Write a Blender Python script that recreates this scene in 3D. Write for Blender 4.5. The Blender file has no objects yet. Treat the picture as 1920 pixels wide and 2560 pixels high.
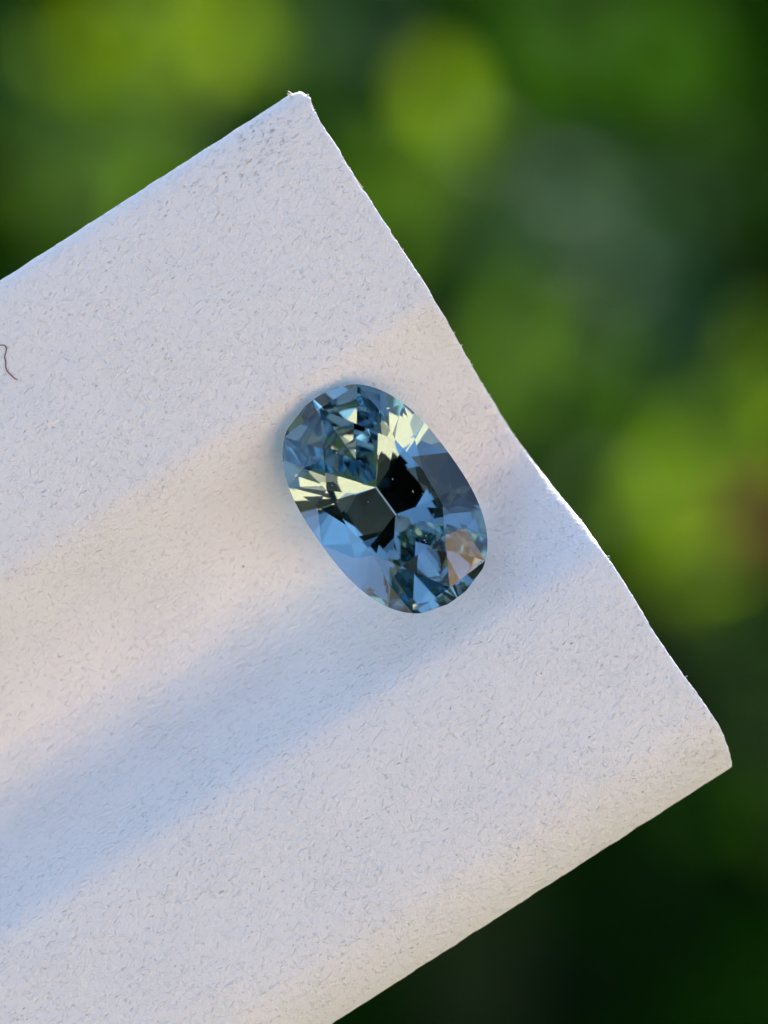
import bpy, math, random
from mathutils import Vector, Matrix, noise
R = math.radians
random.seed(7)
scene = bpy.context.scene
col = scene.collection

# ------------------------------------------------------------------ camera
PITCH = R(30)                       # the camera looks down at the strip
DIST = 0.15                         # metres from lens to the focus plane
PX = 90.3e3                         # photo pixels per metre at the focus plane
FWD = Vector((0, math.cos(PITCH), -math.sin(PITCH)))
RIGHT = Vector((1, 0, 0))
UP = Vector((0, math.sin(PITCH), math.cos(PITCH)))
CAM = -FWD * DIST
cam_data = bpy.data.cameras.new('camera')
cam = bpy.data.objects.new('camera', cam_data)
col.objects.link(cam)
cam.location = CAM
cam.rotation_euler = (math.pi / 2 - PITCH, 0, 0)
cam_data.sensor_width = 36
cam_data.lens = 36 * DIST / (2560 / PX)
cam_data.clip_start = 0.005
cam_data.clip_end = 2000
cam_data.dof.use_dof = True
cam_data.dof.focus_distance = DIST - 0.0002
cam_data.dof.aperture_fstop = cam_data.lens / 3.8      # 3.8 mm aperture
scene.camera = cam
scene.render.engine = 'CYCLES'
scene.render.resolution_x = 768
scene.render.resolution_y = 1024

# ------------------------------------------------------------------ sky and sun
SUN_EL, SUN_AZ = R(27), R(12)      # behind the subject, a little to the right
world = bpy.data.worlds.new('World')
scene.world = world
world.use_nodes = True
wn = world.node_tree
bg = wn.nodes['Background']
sky = wn.nodes.new('ShaderNodeTexSky')
sky.sky_type = 'NISHITA'
sky.sun_disc = False
sky.sun_elevation = SUN_EL
sky.sun_rotation = SUN_AZ
wn.links.new(sky.outputs['Color'], bg.inputs['Color'])
bg.inputs['Strength'].default_value = 0.145
sun_data = bpy.data.lights.new('sun', 'SUN')
sun_data.energy = 3.2
sun_data.angle = R(0.5)
sun_data.color = (1.0, 0.93, 0.82)
sun = bpy.data.objects.new('sun', sun_data)
col.objects.link(sun)
SUNV = Vector((math.sin(SUN_AZ) * math.cos(SUN_EL), math.cos(SUN_AZ) * math.cos(SUN_EL), math.sin(SUN_EL)))
sun.rotation_euler = SUNV.to_track_quat('Z', 'Y').to_euler()

scene.view_settings.view_transform = 'Standard'
scene.view_settings.look = 'None'
scene.view_settings.exposure = 1.53
scene.view_settings.use_white_balance = True      # the camera's balance for open shade
scene.view_settings.white_balance_temperature = 6350
scene.view_settings.gamma = 1
c = scene.cycles
c.max_bounces = 24
c.transmission_bounces = 24
c.glossy_bounces = 12
c.diffuse_bounces = 4
c.sample_clamp_indirect = 6
c.blur_glossy = 0.0
c.use_denoising = True
c.use_adaptive_sampling = False

# ------------------------------------------------------------------ helpers
def link(name, mesh, mat=None, parent=None, **props):
    o = bpy.data.objects.new(name, mesh)
    col.objects.link(o)
    if mat is not None and not mesh.materials:
        mesh.materials.append(mat)
    if parent is not None:
        o.parent = parent
    for k, v in props.items():
        o[k] = v
    return o

def mesh_of(name, verts, faces, smooth=False):
    m = bpy.data.meshes.new(name)
    m.from_pydata([tuple(v) for v in verts], [], faces)
    m.update()
    if smooth:
        m.polygons.foreach_set('use_smooth', [True] * len(m.polygons))
    return m

def empty(name, loc=(0, 0, 0), **props):
    o = bpy.data.objects.new(name, None)
    col.objects.link(o)
    o.location = loc
    o.empty_display_size = 0.01
    for k, v in props.items():
        o[k] = v
    return o

def tube(pts, radii, n=6):
    verts, faces = [], []
    pts = [Vector(p) for p in pts]
    for i, p in enumerate(pts):
        d = (pts[min(i + 1, len(pts) - 1)] - pts[max(i - 1, 0)]).normalized()
        a = d.cross(Vector((0.31, 0.2, 0.93))).normalized()
        b = d.cross(a)
        r = radii[i] if hasattr(radii, '__len__') else radii
        for k in range(n):
            t = 2 * math.pi * k / n
            verts.append(p + (a * math.cos(t) + b * math.sin(t)) * r)
    for i in range(len(pts) - 1):
        for k in range(n):
            faces.append((i * n + k, i * n + (k + 1) % n, (i + 1) * n + (k + 1) % n, (i + 1) * n + k))
    faces.append(tuple(range(n - 1, -1, -1)))
    faces.append(tuple((len(pts) - 1) * n + k for k in range(n)))
    return verts, faces

def nmat(name):
    m = bpy.data.materials.new(name)
    m.use_nodes = True
    nt = m.node_tree
    nt.nodes.clear()
    out = nt.nodes.new('ShaderNodeOutputMaterial')
    return m, nt, out

class N:
    """tiny node builder"""
    def __init__(self, nt): self.nt = nt
    def __call__(self, kind, ins=None, **kw):
        n = self.nt.nodes.new('ShaderNode' + kind)
        for k, v in kw.items():
            setattr(n, k, v)
        for k, v in (ins or {}).items():
            s = n.inputs[k]
            if isinstance(v, bpy.types.NodeSocket):
                self.nt.links.new(v, s)
            else:
                s.default_value = v
        return n
    def math(self, op, a, b=0.0, clamp=False):
        n = self.nt.nodes.new('ShaderNodeMath'); n.operation = op; n.use_clamp = clamp
        for i, v in enumerate((a, b)):
            if isinstance(v, bpy.types.NodeSocket): self.nt.links.new(v, n.inputs[i])
            else: n.inputs[i].default_value = v
        return n.outputs[0]
    def step(self, v, lo, hi, a=0.0, b=1.0):
        n = self.nt.nodes.new('ShaderNodeMapRange'); n.interpolation_type = 'SMOOTHSTEP'
        self.nt.links.new(v, n.inputs[0])
        for i, x in enumerate((lo, hi, a, b)): n.inputs[i + 1].default_value = x
        return n.outputs[0]
    def mix(self, f, a, b):
        n = self.nt.nodes.new('ShaderNodeMix'); n.data_type = 'RGBA'
        for s, v in ((n.inputs[0], f), (n.inputs[6], a), (n.inputs[7], b)):
            if isinstance(v, bpy.types.NodeSocket): self.nt.links.new(v, s)
            else: s.default_value = v
        return n.outputs[2]

# ------------------------------------------------------------------ frames
def at(px, py, depth):
    """a world point at a distance from the lens, seen in the direction of a photo pixel"""
    k = depth / DIST
    return CAM + FWD * depth + RIGHT * ((px - 960) / PX * k) + UP * (-(py - 1280) / PX * k)

# the strip's own frame: u along the channel (towards the cut end), v across it (towards
# the upper long edge), w out of the face towards the lens
DU = RIGHT * 0.8415 + UP * 0.5403
DV = -RIGHT * 0.5403 + UP * 0.8415
DW = -FWD
HOLD = Matrix(((DU.x, DV.x, DW.x, 0), (DU.y, DV.y, DW.y, 0), (DU.z, DV.z, DW.z, 0), (0, 0, 0, 1)))
S0 = 960 * 0.8415 - 1280 * 0.5403       # s of the frame centre, photo pixels
N0 = 960 * 0.5403 + 1280 * 0.8415       # n of the frame centre

def uv(s, n):                            # photo measures -> strip metres
    return (s - S0) / PX, -(n - N0) / PX

def lerp_table(tab, x):
    if x <= tab[0][0]: return tab[0][1]
    for i in range(len(tab) - 1):
        x0, y0 = tab[i]; x1, y1 = tab[i + 1]
        if x <= x1:
            t = (x - x0) / (x1 - x0)
            ym = tab[i - 1] if i > 0 else None
            yp = tab[i + 2] if i + 2 < len(tab) else None
            d = (y1 - y0) / (x1 - x0)
            def slope(da, db): return 0 if da * db <= 0 else 2 * da * db / (da + db)
            m0 = slope((y0 - ym[1]) / (x0 - ym[0]), d) if ym else d
            m1 = slope(d, (yp[1] - y1) / (yp[0] - x1)) if yp else d
            h = x1 - x0
            t2, t3 = t * t, t * t * t
            return (2*t3-3*t2+1)*y0 + (t3-2*t2+t)*h*m0 + (-2*t3+3*t2)*y1 + (t3-t2)*h*m1
    return tab[-1][1]

# ------------------------------------------------------------------ white leather strip
PROFILE = [(0, -0.27), (0.12, -0.185), (0.35, -0.09), (0.8, -0.025), (1.6, 0.03), (4.2, 0.10), (6.5, 0.05),
           (6.9, 0.01), (7.2, -0.10), (9.0, -1.32), (10.4, -2.12), (11.2, -2.40), (11.8, -2.44), (12.5, -2.22), (13.7, -1.27),
           (14.7, -0.45), (15.1, -0.16), (15.5, 0.0), (17.0, 0.10), (19.6, 0.06), (20.6, -0.06), (21.2, -0.26),
           (21.7, -0.56), (22.1, -0.88), (22.38, -1.18)]
END = [(589, 486), (600, 512), (625, 520), (680, 510), (800, 510), (950, 509), (1100, 511), (1250, 509),
       (1400, 503), (1550, 500), (1700, 505), (1800, 514), (1900, 522), (2050, 526), (2200, 523), (2400, 529),
       (2500, 534), (2560, 524), (2610, 508)]
WIDTH_MM = 22.38

def rough(u, v, sc, seed=0.0):
    return noise.noise(Vector((u * sc, v * sc, seed)))

def strip_surface(s, t):
    """s photo px along, t mm across from the upper long edge -> local point"""
    n = 589 + t * 90.3
    u, v = uv(s, n)
    w = lerp_table(PROFILE, t) * 1e-3
    w += rough(u, v, 260, 3.1) * 0.055e-3 + rough(u, v, 900, 9.2) * 0.016e-3
    if 6.6 < t < 15.2:                  # soft creases run along the channel
        k = math.sin((t - 6.6) / 8.6 * math.pi)
        w += k * noise.noise(Vector((u * 380, v * 1700, 5.5))) * 0.022e-3
    # the lip by the cut end is a little dented
    return u, v, w

def build_strip():
    NV, NU = 300, 420
    ts = [WIDTH_MM * (0.5 - 0.5 * math.cos(math.pi * (0.04 + 0.92 * j / NV))) for j in range(NV + 1)]
    t0, t1 = ts[0], ts[-1]
    ts = [(t - t0) / (t1 - t0) * WIDTH_MM for t in ts]
    verts = []
    S_LEFT = -3300
    for j, t in enumerate(ts):
        n = 589 + t * 90.3
        nick = max(0.0, rough(n * 0.021, 3.3, 1, 5.1) - 0.28) * 16
        e = lerp_table(END, n) - nick + 3.0 * rough(n * 0.011, 0, 1, 1.7) + 2.2 * rough(n * 0.06, 0, 1, 8.8)
        for i in range(NU + 1):
            f = i / NU
            s = S_LEFT + (e - S_LEFT) * (1 - (1 - f) ** 1.15)
            u, v, w = strip_surface(s, t)
            # the edges wander and roll a little
            wob = 1.8e-5 * rough(s * 0.02, 0 if t < 11 else 7, 1, 4.0) + 1.0e-5 * rough(s * 0.07, 0 if t < 11 else 7, 1, 6.0)
            edge = max(0, 1 - min(t, WIDTH_MM - t) / 0.8)
            v += wob * edge
            roll = max(0.0, 1 - (e - s) / 12.0)
            w -= 0.05e-3 * roll * roll
            verts.append((u, v, w))
    faces = []
    W = NU + 1
    for j in range(NV):
        for i in range(NU):
            a = j * W + i
            faces.append((a, a + W, a + W + 1, a + 1))
    # skirt turned under, all round
    rim = [i for i in range(NU + 1)] + [j * W + NU for j in range(1, NV + 1)] + \
          [NV * W + i for i in range(NU - 1, -1, -1)] + [j * W for j in range(NV - 1, 0, -1)]
    cu = sum(verts[i][0] for i in rim) / len(rim); cv = sum(verts[i][1] for i in rim) / len(rim)
    prev = rim
    for (drop, inset) in ((0.12e-3, 0.0), (0.30e-3, 0.05e-3), (0.42e-3, 0.25e-3)):
        cur = []
        for r0, r1 in zip(rim, prev):
            u, v, w = verts[r0]
            iu = -inset if u > 0.004 else (inset if u < -0.03 else 0)
            iv = 0
            if r0 < W: iv = -inset
            elif r0 >= NV * W: iv = inset
            verts.append((u + iu, v + iv, w - drop))
            cur.append(len(verts) - 1)
        for k in range(len(rim)):
            k2 = (k + 1) % len(rim)
            faces.append((prev[k], prev[k2], cur[k2], cur[k]))
        prev = cur
    return mesh_of('leather_cover', verts, faces, True)

def leather_material():
    m, nt, out = nmat('white_leather')
    g = N(nt)
    co = g('TexCoord').outputs['Object']
    sep = g('SeparateXYZ', {0: co})
    vmm = sep.outputs['Y']
    # channel mask: v between the two shoulders
    v_hi = uv(0, 1235)[1]; v_lo = uv(0, 1920)[1]
    m1 = g.step(vmm, v_lo - 0.0003, v_lo + 0.0009)
    m2 = g.step(vmm, v_hi - 0.0009, v_hi + 0.0003, 1.0, 0.0)
    chan = g.math('MULTIPLY', m1, m2)
    # grain: pebbled cells drawn out along a slant
    mp = g('Mapping', {0: co, 'Rotation': (0, 0, R(-28)), 'Scale': (0.75, 1.0, 1.0)})
    warp = g('TexNoise', {'Vector': co, 'Scale': 2600.0, 'Detail': 2.0})
    wv = g('VectorMath', {0: warp.outputs['Color'], 1: (0.00022, 0.00022, 0.0)}, operation='MULTIPLY')
    pv = g('VectorMath', {0: mp.outputs[0], 1: wv.outputs[0]}, operation='ADD').outputs[0]
    grain = g('TexNoise', {'Vector': pv, 'Scale': 9000.0, 'Detail': 4.0, 'Roughness': 0.62})
    fine = g('TexNoise', {'Vector': co, 'Scale': 13000.0, 'Detail': 3.0})
    vor = g('TexVoronoi', {'Vector': pv, 'Scale': 7000.0}, feature='SMOOTH_F1')
    vor.inputs['Smoothness'].default_value = 0.4
    # creases along the channel
    mc = g('Mapping', {0: co, 'Rotation': (0, 0, R(6)), 'Scale': (0.30, 1.0, 1.0)})
    pc = g('VectorMath', {0: mc.outputs[0], 1: wv.outputs[0]}, operation='ADD').outputs[0]
    cre = g('TexNoise', {'Vector': pc, 'Scale': 5200.0, 'Detail': 3.0, 'Roughness': 0.55})
    ridge = g.math('ABSOLUTE', g.math('SUBTRACT', cre.outputs['Fac'], 0.5))
    ridge = g.step(ridge, 0.0, 0.10, 1.0, 0.0)
    patch = g('TexNoise', {'Vector': co, 'Scale': 420.0, 'Detail': 2.0})
    pm = g.step(patch.outputs['Fac'], 0.30, 0.75, 0.15, 0.8)
    ridge = g.math('MULTIPLY', g.math('MULTIPLY', ridge, pm), chan)
    # grain weaker in patches
    gm = g.step(patch.outputs['Fac'], 0.30, 0.66, 0.65, 1.0)
    gm = g.math('MULTIPLY', gm, g.step(chan, 0, 1, 1.0, 0.55))
    h = g.math('MULTIPLY', grain.outputs['Fac'], 1.0)
    h = g.math('ADD', h, g.math('MULTIPLY', vor.outputs['Distance'], -0.35))
    h = g.math('ADD', h, g.math('MULTIPLY', fine.outputs['Fac'], 0.42))
    h = g.math('MULTIPLY', h, gm)
    h = g.math('ADD', h, g.math('MULTIPLY', ridge, 0.42))
    # short raised flecks all over the grain
    fl = g('TexNoise', {'Vector': pv, 'Scale': 8200.0, 'Detail': 2.0, 'Roughness': 0.5})
    flk = g.step(fl.outputs['Fac'], 0.50, 0.85)
    h = g.math('ADD', h, g.math('MULTIPLY', flk, 0.75))
    # pores: short dark pits, dense in places
    mpp = g('Mapping', {0: co, 'Rotation': (0, 0, R(-12)), 'Scale': (0.55, 1.0, 1.0)})
    pp = g('VectorMath', {0: mpp.outputs[0], 1: wv.outputs[0]}, operation='ADD').outputs[0]
    pore_v = g('TexVoronoi', {'Vector': pp, 'Scale': 9500.0, 'Randomness': 1.0})
    rnd = g('SeparateColor', {0: pore_v.outputs['Color']})
    size = g.step(rnd.outputs[0], 0.30, 1.0, 0.0, 0.31)
    pore = g.math('LESS_THAN', pore_v.outputs['Distance'], size)
    soft = g.math('SUBTRACT', 1.0, g.math('DIVIDE', pore_v.outputs['Distance'], g.math('ADD', size, 0.02)), clamp=True)
    dens = g('TexNoise', {'Vector': co, 'Scale': 900.0, 'Detail': 3.0})
    dm = g.step(dens.outputs['Fac'], 0.35, 0.68, 0.12, 1.0)
    dm = g.math('MULTIPLY', dm, g.step(chan, 0, 1, 1.0, 0.45))
    soft = g.math('MULTIPLY', soft, dm)
    # rarer, bigger dots of dirt
    dot_v = g('TexVoronoi', {'Vector': co, 'Scale': 1150.0, 'Randomness': 1.0})
    rnd2 = g('SeparateColor', {0: dot_v.outputs['Color']})
    dsize = g.step(rnd2.outputs[1], 0.72, 1.0, 0.0, 0.055)
    dot = g.math('SUBTRACT', 1.0, g.math('DIVIDE', dot_v.outputs['Distance'], g.math('ADD', dsize, 0.002)), clamp=True)
    dot = g.step(dot, 0.0, 0.5)
    # worn brownish scuffs near the upper corner
    u0, v0 = uv(330, 660)
    dv = g('VectorMath', {0: co, 1: (u0, v0, 0.0)}, operation='SUBTRACT').outputs[0]
    dist = g('VectorMath', {0: g('VectorMath', {0: dv, 1: (0.7, 1.5, 0.0)}, operation='MULTIPLY').outputs[0]}, operation='LENGTH').outputs['Value']
    corner = g.step(dist, 0.0004, 0.0018, 1.0, 0.0)
    u1, v1 = uv(470, 2560)
    dv1 = g('VectorMath', {0: co, 1: (u1, v1, 0.0)}, operation='SUBTRACT').outputs[0]
    dist1 = g('VectorMath', {0: dv1}, operation='LENGTH').outputs['Value']
    corner1 = g.step(dist1, 0.0004, 0.0016, 0.7, 0.0)
    corner = g.math('MAXIMUM', corner, corner1)
    scuf = g('TexNoise', {'Vector': pp, 'Scale': 8500.0, 'Detail': 4.0, 'Roughness': 0.65})
    sc = g.math('MULTIPLY', g.step(scuf.outputs['Fac'], 0.55, 0.70), corner)
    tone = g('TexNoise', {'Vector': co, 'Scale': 260.0, 'Detail': 3.0})
    base = g.mix(tone.outputs['Fac'], (0.84, 0.825, 0.82, 1), (0.89, 0.875, 0.87, 1))
    base = g.mix(g.math('MULTIPLY', soft, 0.5), base, (0.22, 0.20, 0.18, 1))
    base = g.mix(g.math('MULTIPLY', dot, 0.8), base, (0.12, 0.10, 0.09, 1))
    base = g.mix(g.math('MULTIPLY', sc, 0.6), base, (0.30, 0.22, 0.17, 1))
    h = g.math('SUBTRACT', h, g.math('MULTIPLY', soft, 0.8))
    h = g.math('SUBTRACT', h, g.math('MULTIPLY', sc, 0.5))
    bump = g('Bump', {'Height': h, 'Strength': 1.0, 'Distance': 0.00005})
    b = g('BsdfPrincipled', {'Base Color': base, 'Roughness': 0.28, 'Normal': bump.outputs[0]})
    b.inputs['Specular IOR Level'].default_value = 0.5
    nt.links.new(b.outputs[0], out.inputs[0])
    return m

def card_material():
    m, nt, out = nmat('grey_card_fibre')
    g = N(nt)
    co = g('TexCoord').outputs['Object']
    t = g('TexNoise', {'Vector': co, 'Scale': 6000.0, 'Detail': 4.0})
    base = g.mix(t.outputs['Fac'], (0.50, 0.43, 0.36, 1), (0.74, 0.68, 0.60, 1))
    bump = g('Bump', {'Height': t.outputs['Fac'], 'Strength': 0.8, 'Distance': 0.00006})
    b = g('BsdfPrincipled', {'Base Color': base, 'Roughness': 0.9, 'Normal': bump.outputs[0]})
    nt.links.new(b.outputs[0], out.inputs[0])
    return m

strip = empty('leather_strip', label='white grained leather strip with a channel along its middle, under the blue gemstone',
              category='leather strip')
strip.matrix_world = HOLD
cover = link('leather_cover', build_strip(), leather_material(), strip)

def build_core():
    NV = 160
    verts, faces = [], []
    for j in range(NV + 1):
        t = 0.16 + (WIDTH_MM - 0.36) * j / NV
        n = 589 + t * 90.3
        e = lerp_table(END, n) - 1.0 + 2.2 * rough(n * 0.06, 0, 1, 2.7)
        for (s, dw) in ((-3280, -0.45e-3), (e, -0.20e-3), (e - 1.5, -0.95e-3), (-3280, -0.95e-3)):
            u, v = uv(s, n)
            verts.append((u, v, lerp_table(PROFILE, t) * 1e-3 + dw))
    for j in range(NV):
        a = j * 4
        for k in range(4):
            k2 = (k + 1) % 4
            faces.append((a + k, a + k2, a + 4 + k2, a + 4 + k))
    faces.append((3, 2, 1, 0)); a = NV * 4; faces.append((a, a + 1, a + 2, a + 3))
    return mesh_of('card_core', verts, faces)
card_mat = card_material()
link('card_core', build_core(), card_mat, strip)

def build_tip():
    """the torn tip of the upper corner, card showing through"""
    verts, faces = [], []
    rnd = random.Random(3)
    uc, vc = uv(487, 598)
    for k in range(16):
        a = rnd.uniform(0, 6.28); rr = rnd.random() ** 0.5
        u = uc + 0.00026 * rr * math.cos(a); v = vc + 0.00012 * rr * math.sin(a)
        w = -0.34e-3 + 0.10e-3 * rnd.random() - 0.0001 * rr
        L = rnd.uniform(0.00008, 0.0002); th = rnd.uniform(0.0, 3.1)
        d = Vector((math.cos(th), math.sin(th), rnd.uniform(-0.2, 0.9))) * L
        p0 = Vector((u, v, w))
        tv, tf = tube([p0, p0 + d * 0.5 + Vector((0, 0, L * 0.2)), p0 + d], [0.000028, 0.000024, 0.000008], 4)
        o = len(verts); verts += tv; faces += [tuple(i + o for i in f) for f in tf]
    return mesh_of('frayed_tip', verts, faces, True)
link('frayed_tip', build_tip(), card_mat, strip, label='torn upper tip with tan card fibres showing')

def build_fuzz():
    """single fibres standing off the cut edges"""
    verts, faces = [], []
    rnd = random.Random(12)
    for k in range(40):
        n = rnd.uniform(600, 2605); t = (n - 589) / 90.3
        s = lerp_table(END, n) - rnd.uniform(0, 4)
        u, v, w = strip_surface(s, min(max(t, 0), WIDTH_MM))
        L = rnd.uniform(2.5, 8) / PX
        th = rnd.uniform(-1.3, 1.3)
        d = Vector((math.cos(th), math.sin(th), rnd.uniform(-0.6, 0.5))) * L
        p0 = Vector((u, v, w - 0.05e-3))
        tv, tf = tube([p0, p0 + d * 0.5 + Vector((0, L * 0.12, 0)), p0 + d], [0.9 / PX, 0.8 / PX, 0.25 / PX], 4)
        o = len(verts); verts += tv; faces += [tuple(i + o for i in f) for f in tf]
    return mesh_of('edge_fibres', verts, faces, True)
link('edge_fibres', build_fuzz(), cover.data.materials[0], strip, kind='stuff')

# ------------------------------------------------------------------ hair on the strip
def hair_material():
    m, nt, out = nmat('brown_hair')
    g = N(nt)
    t = g('TexNoise', {'Scale': 9000.0})
    b = g('BsdfPrincipled', {'Base Color': g.mix(t.outputs['Fac'], (0.15, 0.075, 0.085, 1), (0.22, 0.12, 0.13, 1)), 'Roughness': 0.4})
    nt.links.new(b.outputs[0], out.inputs[0])
    return m
hair_px = [(-46, 874), (-28, 868), (-12, 864), (2, 863), (11, 863), (15, 867), (16.3, 873), (15.5, 881), (12.5, 889), (12.2, 895), (14.5, 903),
           (15, 911), (14.6, 918), (17, 926), (22, 932), (28, 938), (35, 944.5), (40, 948), (45.5, 950)]
pts = []
for i, (x, y) in enumerate(hair_px):
    s = x * 0.8415 - y * 0.5403; n = x * 0.5403 + y * 0.8415
    u, v, w = strip_surface(s, (n - 589) / 90.3)
    pts.append(HOLD @ Vector((u, v, w + 1.4 / PX)))
hv, hf = tube(pts, [1.5 / PX] * (len(pts) - 1) + [0.7 / PX], 6)
link('hair', mesh_of('hair', hv, hf, True), hair_material(), label='short curled reddish brown hair lying on the upper half of the white leather',
     category='hair')

# ------------------------------------------------------------------ gemstone
A, B, SQ = 3.385e-3, 2.164e-3, 2.48     # half length, half width, squareness of the outline
def gem_planes():
    """planes of an oval brilliant: (normal, point, part name)"""
    def sq(c_, e): return math.copysign(abs(c_) ** e, c_) if abs(c_) > 1e-9 else 0.0
    def P(t, z=0.0, k=1.0): return Vector((A * k * sq(math.cos(t), 2 / SQ), B * k * sq(math.sin(t), 2 / SQ), z))
    def out_dir(t): return Vector((sq(math.cos(t), 2 - 2 / SQ) / A, sq(math.sin(t), 2 - 2 / SQ) / B, 0)).normalized()
    def tangent(t): d = out_dir(t); return Vector((-d.y, d.x, 0)) * 1e-3
    def plane(a, b, c_, name, ref):
        nrm = (b - a).cross(c_ - a).normalized()
        if nrm.dot(a - ref) < 0: nrm = -nrm
        return (nrm, a, name)
    out = []
    g2 = 0.070e-3                      # half girdle
    ref = Vector((0, 0, -0.2e-3))
    NT = 96
    for k in range(NT):
        t = 2 * math.pi * (k + 0.5) / NT
        nr = out_dir(t)
        out.append((nr, P(t), 'girdle'))
    # ---- pavilion
    D = 2.155e-3                        # depth
    K = 0.46e-3                        # half length of the keel
    TH = [R(a) for a in (30, 62, 90, 118, 150, 210, 242, 270, 298, 330)]
    NM = len(TH)
    def span(k):
        a, b = TH[k], TH[(k + 1) % NM]
        if b < a: b += 2 * math.pi
        return a, (a + b) / 2, b
    mains = []
    for t in TH:
        tang = tangent(t)
        kx = K if math.cos(t) > 1e-6 else (-K if math.cos(t) < -1e-6 else 0)
        Kp = Vector((kx, 0, -D))
        p0 = P(t, -g2)
        pl = plane(p0, p0 + tang, Kp, 'pavilion', ref)
        mains.append(pl); out.append(pl)
    out.append((Vector((0, 0, -1)), Vector((0, 0, -D + 0.022e-3)), 'pavilion'))    # the keel is a narrow flat
    def meet(pl1, pl2, z):
        """point at height z on the line where two planes meet"""
        (n1, p1, _), (n2, p2, _) = pl1, pl2
        d1, d2 = n1.dot(p1) - n1.z * z, n2.dot(p2) - n2.z * z
        det = n1.x * n2.y - n1.y * n2.x
        return Vector(((d1 * n2.y - d2 * n1.y) / det, (n1.x * d2 - n2.x * d1) / det, z))
    for k in range(NM):
        ta, tm, tb = span(k)
        for tt in (ta, tb):
            E = meet(mains[k], mains[(k + 1) % NM], -D * 0.74)
            out.append(plane(P(tm, -g2), P(tt, -g2), E, 'pavilion', ref))
            # a second, steeper row by the girdle
            t1, t2 = tm + (tt - tm) * 0.08, tm + (tt - tm) * 0.62
            E2 = E * 0.35 + P(tm, -g2) * 0.65 + Vector((0, 0, -0.045e-3))
            out.append(plane(P(t1, -g2), P(t2, -g2), E2, 'pavilion', ref))
    # ---- crown
    H = 0.5e-3; TR = 0.6
    zt = g2 + H
    out.append((Vector((0, 0, 1)), Vector((0, 0, zt)), 'table'))
    bez = []
    for t in TH:
        tang = tangent(t)
        p0 = P(t, g2)
        pl = plane(p0, p0 + tang, P(t, zt, TR), 'bezel_facet', ref)
        bez.append(pl); out.append(pl)
    for k in range(NM):
        ta, tm, tb = span(k)
        S = meet(bez[k], bez[(k + 1) % NM], g2 + H * 0.60)
        out.append(plane(P(ta, zt, TR), P(tb, zt, TR), S, 'star_facet', ref))
        for tt in (ta, tb):
            out.append(plane(P(tm, g2), P(tt, g2), S, 'upper_girdle_facet', ref))
    return out

def clip(poly, nrm, p):
    res = []
    for i in range(len(poly)):
        a, b = poly[i], poly[(i + 1) % len(poly)]
        da, db = nrm.dot(a - p), nrm.dot(b - p)
        if da <= 0: res.append(a)
        if (da < 0 < db) or (db < 0 < da): res.append(a + (b - a) * (da / (da - db)))
    return res

def gem_faces():
    # double precision by scaling to millimetres
    pls = [(n, p * 1e3, name) for n, p, name in gem_planes()]
    weld = {}
    def vid(v):
        key = (round(v.x * 2500), round(v.y * 2500), round(v.z * 2500))
        for dx in (0, -1, 1):
            for dy in (0, -1, 1):
                for dz in (0, -1, 1):
                    k2 = (key[0] + dx, key[1] + dy, key[2] + dz)
                    if k2 in weld: return weld[k2]
        weld[key] = len(pool); pool.append(v)
        return weld[key]
    pool, faces = [], []
    for i, (n, p, name) in enumerate(pls):
        a = n.orthogonal().normalized(); b = n.cross(a)
        poly = [p + a * x + b * y for x, y in ((-20, -20), (20, -20), (20, 20), (-20, 20))]
        for j, (n2, p2, _) in enumerate(pls):
            if j != i:
                poly = clip(poly, n2, p2 + n2 * 1e-7)
                if len(poly) < 3: break
        if len(poly) < 3: continue
        ids = []
        for v in poly:
            k = vid(v)
            if k not in ids: ids.append(k)
        if len(ids) >= 3: faces.append((name, ids))
    return [v * 1e-3 for v in pool], faces

def gem_material(name='teal_sapphire', frost=0.0, tint=(0.505, 0.635, 0.68, 1)):
    m, nt, out = nmat(name)
    g = N(nt)
    geo = g('NewGeometry')
    front = g('BsdfGlass', {'Color': (1, 1, 1, 1), 'Roughness': frost, 'IOR': 1.77})
    back = g('BsdfGlass', {'Color': tint, 'Roughness': frost, 'IOR': 1.77})
    mx = g('MixShader', {0: geo.outputs['Backfacing'], 1: front.outputs[0], 2: back.outputs[0]})
    nt.links.new(mx.outputs[0], out.inputs[0])
    return m

gem = empty('gemstone', label='faceted oval blue-green gemstone resting across the channel of the white leather strip', category='gemstone')
# long axis 54 degrees below the horizontal of the picture
gu = RIGHT * math.cos(R(54)) - UP * math.sin(R(54))
gv = RIGHT * math.sin(R(54)) + UP * math.cos(R(54))
gx = gu; gz = DW.copy()
tilt = Matrix.Rotation(R(-3.5), 4, gv) @ Matrix.Rotation(R(-1.0), 4, gu)
gm = Matrix(((gu.x, gv.x, gz.x, 0), (gu.y, gv.y, gz.y, 0), (gu.z, gv.z, gz.z, 0), (0, 0, 0, 1)))
gem_pos = RIGHT * ((962.5 - 960) / PX) + UP * (-(1247 - 1280) / PX) + DW * 0.32e-3
gem.matrix_world = Matrix.Translation(gem_pos) @ tilt @ gm
gmat = gem_material()
crown_mat = gem_material('clear_crown', 0.0, (0.97, 0.985, 1.0, 1))
girdle_mat = gem_material('frosted_girdle', 0.35)
gverts, gfaces = gem_faces()
groups = {}
for name, ids in gfaces:
    if name in ('girdle', 'pavilion'):
        groups.setdefault(name, []).append(ids)
    else:
        groups.setdefault((name, len(groups)), []).append(ids)
for key, fl in groups.items():
    name = key if isinstance(key, str) else key[0]
    used = sorted({i for f in fl for i in f}); mp = {i: k for k, i in enumerate(used)}
    me = mesh_of(name, [gverts[i] for i in used], [tuple(mp[i] for i in f) for f in fl])
    link(name, me, girdle_mat if name == 'girdle' else gmat if name == 'pavilion' else crown_mat, gem)
rnd = random.Random(31)
dv, df = [], []
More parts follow.
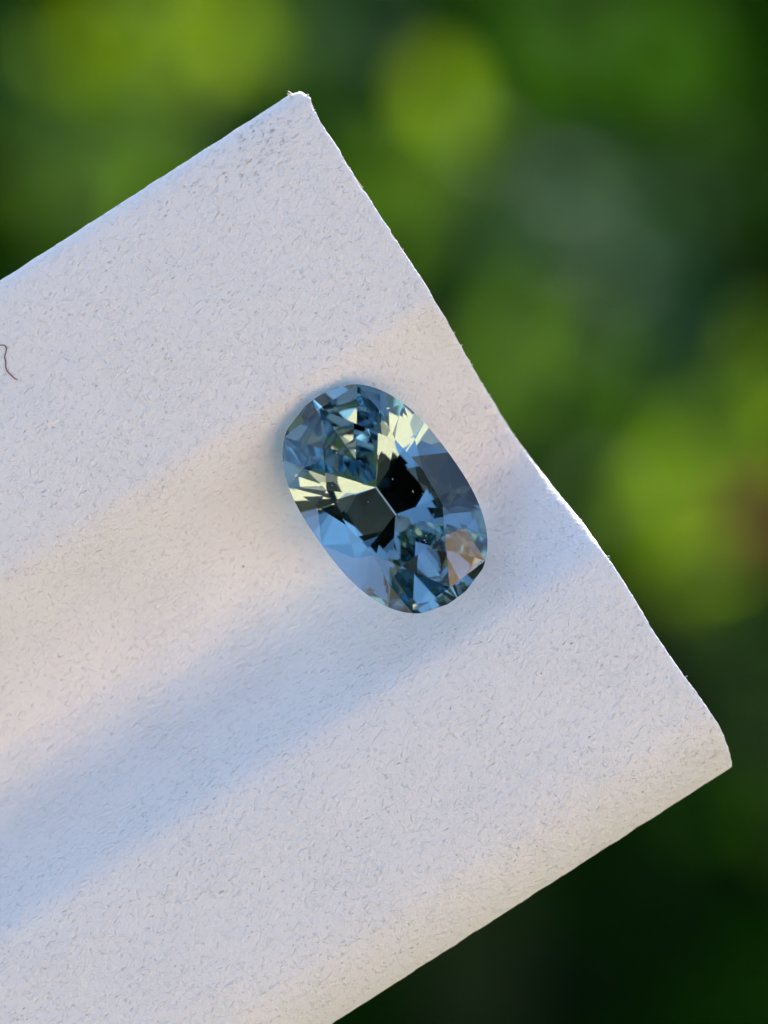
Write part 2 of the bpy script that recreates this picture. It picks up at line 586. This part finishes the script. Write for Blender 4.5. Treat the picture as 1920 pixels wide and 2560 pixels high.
for k in range(16):                        # dust on the polished top
    a, q = rnd.uniform(0, 6.283), rnd.random() ** 0.5
    c0 = Vector((A * 0.56 * q * math.cos(a), B * 0.56 * q * math.sin(a), 0.57e-3 + 0.004e-3))
    r = rnd.choice((5, 6, 7, 9, 12)) * 1e-6
    ax = Vector((rnd.gauss(0, 1), rnd.gauss(0, 1), rnd.uniform(0, .5))).normalized() * r * rnd.uniform(1.5, 3.5)
    tv, tf = tube([c0 - ax, c0, c0 + ax], [r * .5, r, r * .4], 5)
    o = len(dv); dv += tv; df += [tuple(i + o for i in f) for f in tf]
dust = link('dust', mesh_of('dust', dv, df, True), cover.data.materials[0], gem)
dust['kind'] = 'stuff'
print('GEM', len(gverts), {k: sum(1 for n, _ in gfaces if n == k) for k in set(n for n, _ in gfaces)})

# ------------------------------------------------------------------ garden
GZ = -0.90                              # ground level: the strip is held 0.9 m above it
def plain(name, c1, c2, scale, rough_=0.9, bump=0.0, bdist=0.01):
    m, nt, out = nmat(name)
    g = N(nt)
    co = g('TexCoord').outputs['Object']
    t = g('TexNoise', {'Vector': co, 'Scale': scale, 'Detail': 6.0})
    base = g.mix(t.outputs['Fac'], c1 + (1,), c2 + (1,))
    ins = {'Base Color': base, 'Roughness': rough_}
    if bump:
        ins['Normal'] = g('Bump', {'Height': t.outputs['Fac'], 'Strength': bump, 'Distance': bdist}).outputs[0]
    b = g('BsdfPrincipled', ins)
    nt.links.new(b.outputs[0], out.inputs[0])
    return m

def leaf_mat(name, col_a, col_b, trans, gloss=0.6, spec=0.2):
    m, nt, out = nmat(name)
    g = N(nt)
    oi = g('ObjectInfo').outputs['Random']
    t = g('TexNoise', {'Scale': 60.0, 'Detail': 3.0, 'Vector': g('TexCoord').outputs['Object']})
    f = g.math('ADD', g.math('MULTIPLY', oi, 0.6), g.math('MULTIPLY', t.outputs['Fac'], 0.4))
    colr = g.mix(f, col_a + (1,), col_b + (1,))
    b = g('BsdfPrincipled', {'Base Color': colr, 'Roughness': gloss, 'Specular IOR Level': spec})
    tr = g('BsdfTranslucent', {'Color': trans + (1,)})
    mx = g('MixShader', {0: 0.5, 1: b.outputs[0], 2: tr.outputs[0]})
    nt.links.new(mx.outputs[0], out.inputs[0])
    return m

# setting
def disc(r, z, n=64):
    return [(r * math.cos(2 * math.pi * k / n), r * math.sin(2 * math.pi * k / n), z) for k in range(n)], [tuple(range(n))]
v_, f_ = disc(900, GZ)
link('ground', mesh_of('ground', v_, f_), plain('lawn_ground', (0.030, 0.055, 0.010), (0.055, 0.085, 0.018), 3.0), kind='structure')
def slab(x0, x1, y0, y1, z0, z1):
    v = [(x, y, z) for z in (z0, z1) for y in (y0, y1) for x in (x0, x1)]
    return v, [(0, 2, 3, 1), (4, 5, 7, 6), (0, 1, 5, 4), (1, 3, 7, 5), (3, 2, 6, 7), (2, 0, 4, 6)]
v_, f_ = slab(-6, 8, -5.84, -2.2, GZ - 0.1, GZ + 0.03)
link('added_path', mesh_of('added_path', v_, f_), plain('warm_bounce_sandstone', (0.36, 0.27, 0.18), (0.48, 0.38, 0.27), 6.0, 0.9, 0.3), kind='structure')  # unseen slab added to throw warm light up at the strip
v_, f_ = disc(1.4, GZ + 0.006)
link('soil_bed', mesh_of('soil_bed', [(x * 1.6, y * 0.50 + 1.22, z) for x, y, z in v_], f_),
     plain('dark_soil', (0.006, 0.006, 0.004), (0.015, 0.013, 0.008), 40.0, 0.95, 0.6), kind='structure')

def leaf_mesh(name, L, Wd, mat, fold=0.25, curl=0.25, pointed=1.4):
    n = 6
    verts, faces = [], []
    for i in range(n + 1):
        t = i / n
        w = Wd * 0.5 * (math.sin(math.pi * t ** (1 / pointed)) ** 0.85 if 0 < t < 1 else 0.02)
        x = L * t; z = -curl * L * t * t
        verts += [(x, -w, z + fold * w), (x, 0, z), (x, w, z + fold * w)]
    for i in range(n):
        a = i * 3
        faces += [(a, a + 1, a + 4, a + 3), (a + 1, a + 2, a + 5, a + 4)]
    me = mesh_of(name, verts, faces, True)
    me.materials.append(mat)
    return me

M = {
    'yellow': leaf_mat('young_yellow_green_leaf', (0.07, 0.14, 0.004), (0.10, 0.18, 0.006), (0.32, 0.50, 0.004)),
    'green': leaf_mat('mid_green_leaf', (0.04, 0.09, 0.008), (0.06, 0.12, 0.012), (0.17, 0.36, 0.010)),
    'pale': leaf_mat('silvery_green_leaf', (0.055, 0.13, 0.055), (0.08, 0.16, 0.07), (0.04, 0.12, 0.03)),
    'teal': leaf_mat('blue_green_leaf', (0.014, 0.070, 0.028), (0.02, 0.085, 0.035), (0.010, 0.06, 0.016)),
    'dark': leaf_mat('dark_green_leaf', (0.030, 0.125, 0.005), (0.046, 0.17, 0.008), (0.03, 0.15, 0.003), 0.8, 0.02),
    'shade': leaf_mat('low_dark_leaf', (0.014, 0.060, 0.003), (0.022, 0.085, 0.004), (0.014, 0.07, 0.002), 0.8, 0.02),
    'deep': leaf_mat('deep_green_leaf', (0.022, 0.075, 0.005), (0.035, 0.10, 0.007), (0.05, 0.15, 0.004), 0.7, 0.05),
    'conifer': leaf_mat('blackish_green_needles', (0.005, 0.009, 0.006), (0.010, 0.016, 0.009), (0.003, 0.006, 0.002), 0.8, 0.04),
    'red': leaf_mat('reddish_leaf', (0.22, 0.07, 0.03), (0.26, 0.10, 0.05), (0.30, 0.10, 0.03)),
}
stalk = plain('green_stalk', (0.012, 0.035, 0.005), (0.02, 0.05, 0.008), 80.0)
bark = plain('brown_bark', (0.02, 0.018, 0.010), (0.045, 0.035, 0.022), 80.0)

def shrub(name, label, cat, base_xy, blobs, group=None, seed=1):
    """blobs: (photo px, photo py, radius px, metres from the lens, leaves, leaf kind)"""
    rnd = random.Random(seed)
    base = Vector((base_xy[0], base_xy[1], GZ))
    o = empty(name, base, label=label, category=cat)
    if group: o['group'] = group
    meshes = {}
    sv, sf = [], []
    for (px, py, r, d, cnt, kind) in blobs:
        rad = r / PX * d / DIST
        cpos = at(px, py, d) - base
        mid = Vector((cpos.x * 0.45, cpos.y * 0.45, cpos.z * 0.6)) + Vector((rnd.uniform(-.03, .03), rnd.uniform(-.02, .02), 0))
        tv, tf = tube([Vector((0, 0, 0)), mid * 0.5, mid, cpos * 0.8 + mid * 0.2, cpos], [0.0020, 0.0018, 0.0015, 0.0012, 0.0007], 5)
        q = len(sv); sv += tv; sf += [tuple(i + q for i in f) for f in tf]
        L = min(0.05, max(0.012, rad * 1.05))
        key = (kind, round(L, 2))
        if key not in meshes:
            meshes[key] = [leaf_mesh('leaf', L * k, L * k * 0.6, M[kind], fold=rnd.uniform(.1, .4), curl=rnd.uniform(.05, .4)) for k in (0.8, 1.0, 1.2)]
        for i in range(int(cnt * 1.5)):
            lo = bpy.data.objects.new('leaf', rnd.choice(meshes[key]))
            col.objects.link(lo)
            lo.parent = o
            off = Vector((rnd.gauss(0, 1), rnd.gauss(0, 1.6), rnd.gauss(0, 1))) * rad * 0.5
            # leaf blades face up, the lens and the sun in turn
            nrm = (Vector((rnd.gauss(0, .4), rnd.gauss(-.45, .4), rnd.gauss(.8, .3)))).normalized()
            xd = Vector((rnd.gauss(0, 1), rnd.gauss(-0.4, 1), rnd.gauss(-.2, .4)))
            xd = (xd - nrm * xd.dot(nrm)).normalized()
            yd = nrm.cross(xd)
            mt = Matrix(((xd.x, yd.x, nrm.x, 0), (xd.y, yd.y, nrm.y, 0), (xd.z, yd.z, nrm.z, 0), (0, 0, 0, 1)))
            lo.matrix_local = Matrix.Translation(cpos + off - xd * L * 0.5) @ mt
            if kind == 'red': lo['label'] = 'reddish brown leaf'
    link('stem', mesh_of('stem', sv, sf, True), stalk, o)
    return o

GARDEN = 'shrubs in the garden behind the strip'
shrub('yellow_green_shrub', 'blurred shrub with bright yellow-green leaves behind the upper left of the leather strip', 'shrub',
      (-0.10, 1.05), [(380, 110, 150, 1.22, 26, 'yellow'), (620, 110, 110, 1.36, 8, 'green'), (260, 430, 160, 1.30, 13, 'green'),
                      (330, 270, 100, 1.28, 6, 'green'), (130, 560, 110, 1.34, 4, 'green'), (120, 330, 150, 1.40, 8, 'deep'), (520, 330, 150, 1.40, 8, 'deep'), (760, 180, 150, 1.42, 8, 'deep')], GARDEN, 5)
shrub('green_shrub', 'blurred mid green shrub rising behind the upper corner and cut end of the leather strip', 'shrub',
      (0.03, 1.10), [(1130, 310, 120, 1.22, 3, 'yellow'), (1130, 350, 140, 1.25, 7, 'green'), (1140, 430, 90, 1.25, 6, 'green'), (1010, 440, 90, 1.32, 4, 'green'),
                     (1340, 900, 150, 1.30, 7, 'green'), (1250, 1000, 110, 1.33, 5, 'green'), (1250, 180, 190, 1.42, 10, 'deep'), (1180, 700, 170, 1.42, 9, 'deep'), (1380, 1150, 150, 1.38, 8, 'deep')], GARDEN, 6)
shrub('silvery_shrub', 'blurred plant with pale grey-green leaves, right of the upper corner', 'shrub',
      (0.09, 1.2), [(1460, 530, 120, 1.34, 9, 'pale'), (1570, 610, 110, 1.36, 7, 'pale'), (1290, 540, 90, 1.38, 4, 'pale')], GARDEN, 7)
shrub('blue_green_shrub', 'blurred plant with dull blue-green leaves behind the right edge of the strip', 'shrub',
      (0.10, 1.28), [(1560, 830, 130, 1.40, 12, 'teal'), (1700, 880, 110, 1.42, 6, 'teal'), (870, 90, 120, 1.45, 11, 'teal'),
                     (20, 170, 80, 1.45, 6, 'teal'), (1320, 740, 120, 1.45, 6, 'teal'), (1640, 180, 220, 1.50, 12, 'deep'), (1820, 520, 200, 1.50, 10, 'deep')], GARDEN, 8)
shrub('lime_shrub', 'blurred shrub with lime green and a few reddish leaves, rightmost in the photo', 'shrub',
      (0.16, 1.02), [(1700, 1390, 120, 1.15, 6, 'yellow'), (1690, 1420, 130, 1.18, 5, 'green'), (1640, 1240, 120, 1.2, 7, 'green'), (1770, 1200, 110, 1.18, 6, 'green'),
                     (1910, 950, 90, 1.24, 6, 'yellow'), (1915, 1275, 65, 1.13, 7, 'red'), (1860, 1080, 110, 1.25, 6, 'green'),
                     (1880, 2000, 110, 1.25, 4, 'deep'), (1560, 1080, 170, 1.36, 9, 'deep'), (1840, 1560, 110, 1.30, 4, 'deep')], GARDEN, 9)

def leaf_cloud(name, pts, size, mat, seed, parent=None):
    rnd = random.Random(seed)
    verts, faces = [], []
    for p in pts:
        p = Vector(p)
        xd = Vector((rnd.gauss(0, 1), rnd.gauss(-.5, 1), rnd.gauss(0, .7))).normalized()
        nr = Vector((rnd.gauss(0, .6), rnd.gauss(-.5, .6), rnd.gauss(.6, .5)))
        nr = (nr - xd * nr.dot(xd)).normalized(); yd = nr.cross(xd)
        L = size * rnd.uniform(.7, 1.3); W = L * 0.28
        q = len(verts)
        verts += [p - xd * L / 2, p - yd * W + nr * W * .3, p - nr * W * .1, p + yd * W + nr * W * .3, p + xd * L / 2 - nr * L * .1]
        faces += [(q, q + 1, q + 2), (q, q + 2, q + 3), (q + 1, q + 4, q + 2), (q + 2, q + 4, q + 3)]
    return link(name, mesh_of(name, verts, faces), mat, parent)

rnd = random.Random(21)
hedge = empty('hedge', (0, 1.85, GZ), label='dark dense evergreen hedge filling the blurred background of the garden', category='hedge')
hp = []
for k in range(22000):
    x = rnd.uniform(-1.2, 1.2)
    f = rnd.random()
    if f < 0.6: y, z = -0.22 + rnd.gauss(0, .03) + .03 * math.sin(x * 7), rnd.uniform(0, .50)
    elif f < 0.85: y, z = rnd.uniform(-.22, .22), .48 + rnd.gauss(0, .025) + .02 * math.sin(x * 9 + 1)
    else: y, z = rnd.uniform(-.2, .25), rnd.uniform(0, .48)
    hp.append((x, y, z))
fo = leaf_cloud('foliage', hp, 0.05, M['dark'], 4, hedge); fo['kind'] = 'stuff'
sv, sf = [], []
for k in range(22):
    x = -1.1 + 2.2 * k / 21 + rnd.uniform(-.04, .04)
    tv, tf = tube([(x, 0, 0), (x + rnd.uniform(-.05, .05), rnd.uniform(-.05, .05), .25), (x + rnd.uniform(-.1, .1), rnd.uniform(-.1, .1), .46)], [.014, .010, .004], 6)
    q = len(sv); sv += tv; sf += [tuple(i + q for i in f) for f in tf]
link('trunk', mesh_of('trunk', sv, sf, True), bark, hedge)
gp = []
for k in range(8000):
    x, y = rnd.uniform(-1.2, 1.2), rnd.uniform(0.62, 1.7)
    gp.append((x, y, GZ + .02 + abs(rnd.gauss(0, .045))))
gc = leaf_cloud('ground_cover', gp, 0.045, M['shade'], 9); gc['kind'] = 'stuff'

# added unseen behind the lens: ochre wall for warm bounce, dark trees for reflections
v_, f_ = slab(-0.6, 7.0, -6.1, -5.85, GZ, 2.6)
gw = empty('added_bounce_wall', (3.2, -6, GZ), label='added ochre wall behind the lens, bouncing warm light onto the strip and gemstone', category='wall')
wl = link('bounce_wall_face', mesh_of('bounce_wall_face', [(x - 3.2, y + 6, z - GZ) for x, y, z in v_], f_), plain('ochre_bounce_render', (0.85, 0.575, 0.33), (0.91, 0.625, 0.37), 4.0, 0.9, 0.2), gw)
v_, f_ = slab(-0.7, 7.1, -6.16, -5.79, 2.6, 2.68)
link('coping', mesh_of('coping', [(x - 3.2, y + 6, z - GZ) for x, y, z in v_], f_), plain('coping_stone', (0.40, 0.36, 0.30), (0.50, 0.46, 0.40), 9.0), gw)
def evergreen(x, y, h, r, label, seed):  # unseen dark tree, added so the gem has something dark to reflect
    o = empty('added_dark_tree', (x, y, GZ), label=label, category='tree', group='dark trees added behind the lens for reflections')
    rr = random.Random(seed)
    pts = []
    while len(pts) < 3000:
        z = rr.uniform(0.08, 1.0)
        prof = (math.sin(math.pi * min(1, z ** 0.8)) ** 0.6) * (1 - 0.25 * z)
        a = rr.uniform(0, 6.283)
        lump = 0.82 + 0.22 * noise.noise(Vector((math.cos(a) * 1.6, math.sin(a) * 1.6, z * 5 + seed)))
        q = r * prof * lump * (0.55 + 0.45 * rr.random() ** 0.5)
        pts.append((q * math.cos(a), q * math.sin(a), z * h))
    cr = leaf_cloud('crown', pts, 0.26, M['conifer'], seed + 50, o)
    tv, tf = tube([(0, 0, 0), (0.03, 0.02, h * .4), (0, 0, h * .9)], [.14, .10, .02], 8)
    link('trunk', mesh_of('trunk', tv, tf, True), bark, o)
evergreen(-0.3, -3.6, 4.6, 1.05, 'tall dark tree added behind the lens for dark reflections in the gemstone', 3)
evergreen(-3.6, -3.4, 3.6, 1.1, 'smaller added dark tree left of the tall one', 4)

def spreading(x, y, zc, r, label, seed):
    """an added unseen tree in separate clumps, breaking up the sky the gem reflects"""
    o = empty('added_spreading_tree', (x, y, GZ), label=label, category='tree')
    rr = random.Random(seed)
    pts, sv, sf = [], [], []
    tv, tf = tube([(0, 0, 0), (.05, .03, zc * .5), (0, 0, zc)], [.13, .11, .06], 8); sv += tv; sf += tf
    for k in range(16):
        a = k * 2.4 + rr.uniform(-.3, .3); q = r * (k / 16) ** .5
        c0 = Vector((q * math.cos(a), q * math.sin(a), zc + rr.uniform(-.25, .55) * r))
        b0 = len(sv); tv, tf = tube([(0, 0, zc * .6), c0 * .5 + Vector((0, 0, zc * .35)), c0], [.05, .03, .008], 6)
        sv += tv; sf += [tuple(i + b0 for i in f) for f in tf]
        for i in range(190):
            v = Vector((rr.gauss(0, 1), rr.gauss(0, 1), rr.gauss(0, .55))) * r * .17
            pts.append(c0 + v)
    leaf_cloud('crown', pts, 0.16, M['conifer'], seed + 9, o)
    link('trunk', mesh_of('trunk', sv, sf, True), bark, o)
spreading(0.1, -1.4, 3.3, 1.0, 'wide dark tree with hanging boughs, added overhead to darken reflections in the gemstone', 8)
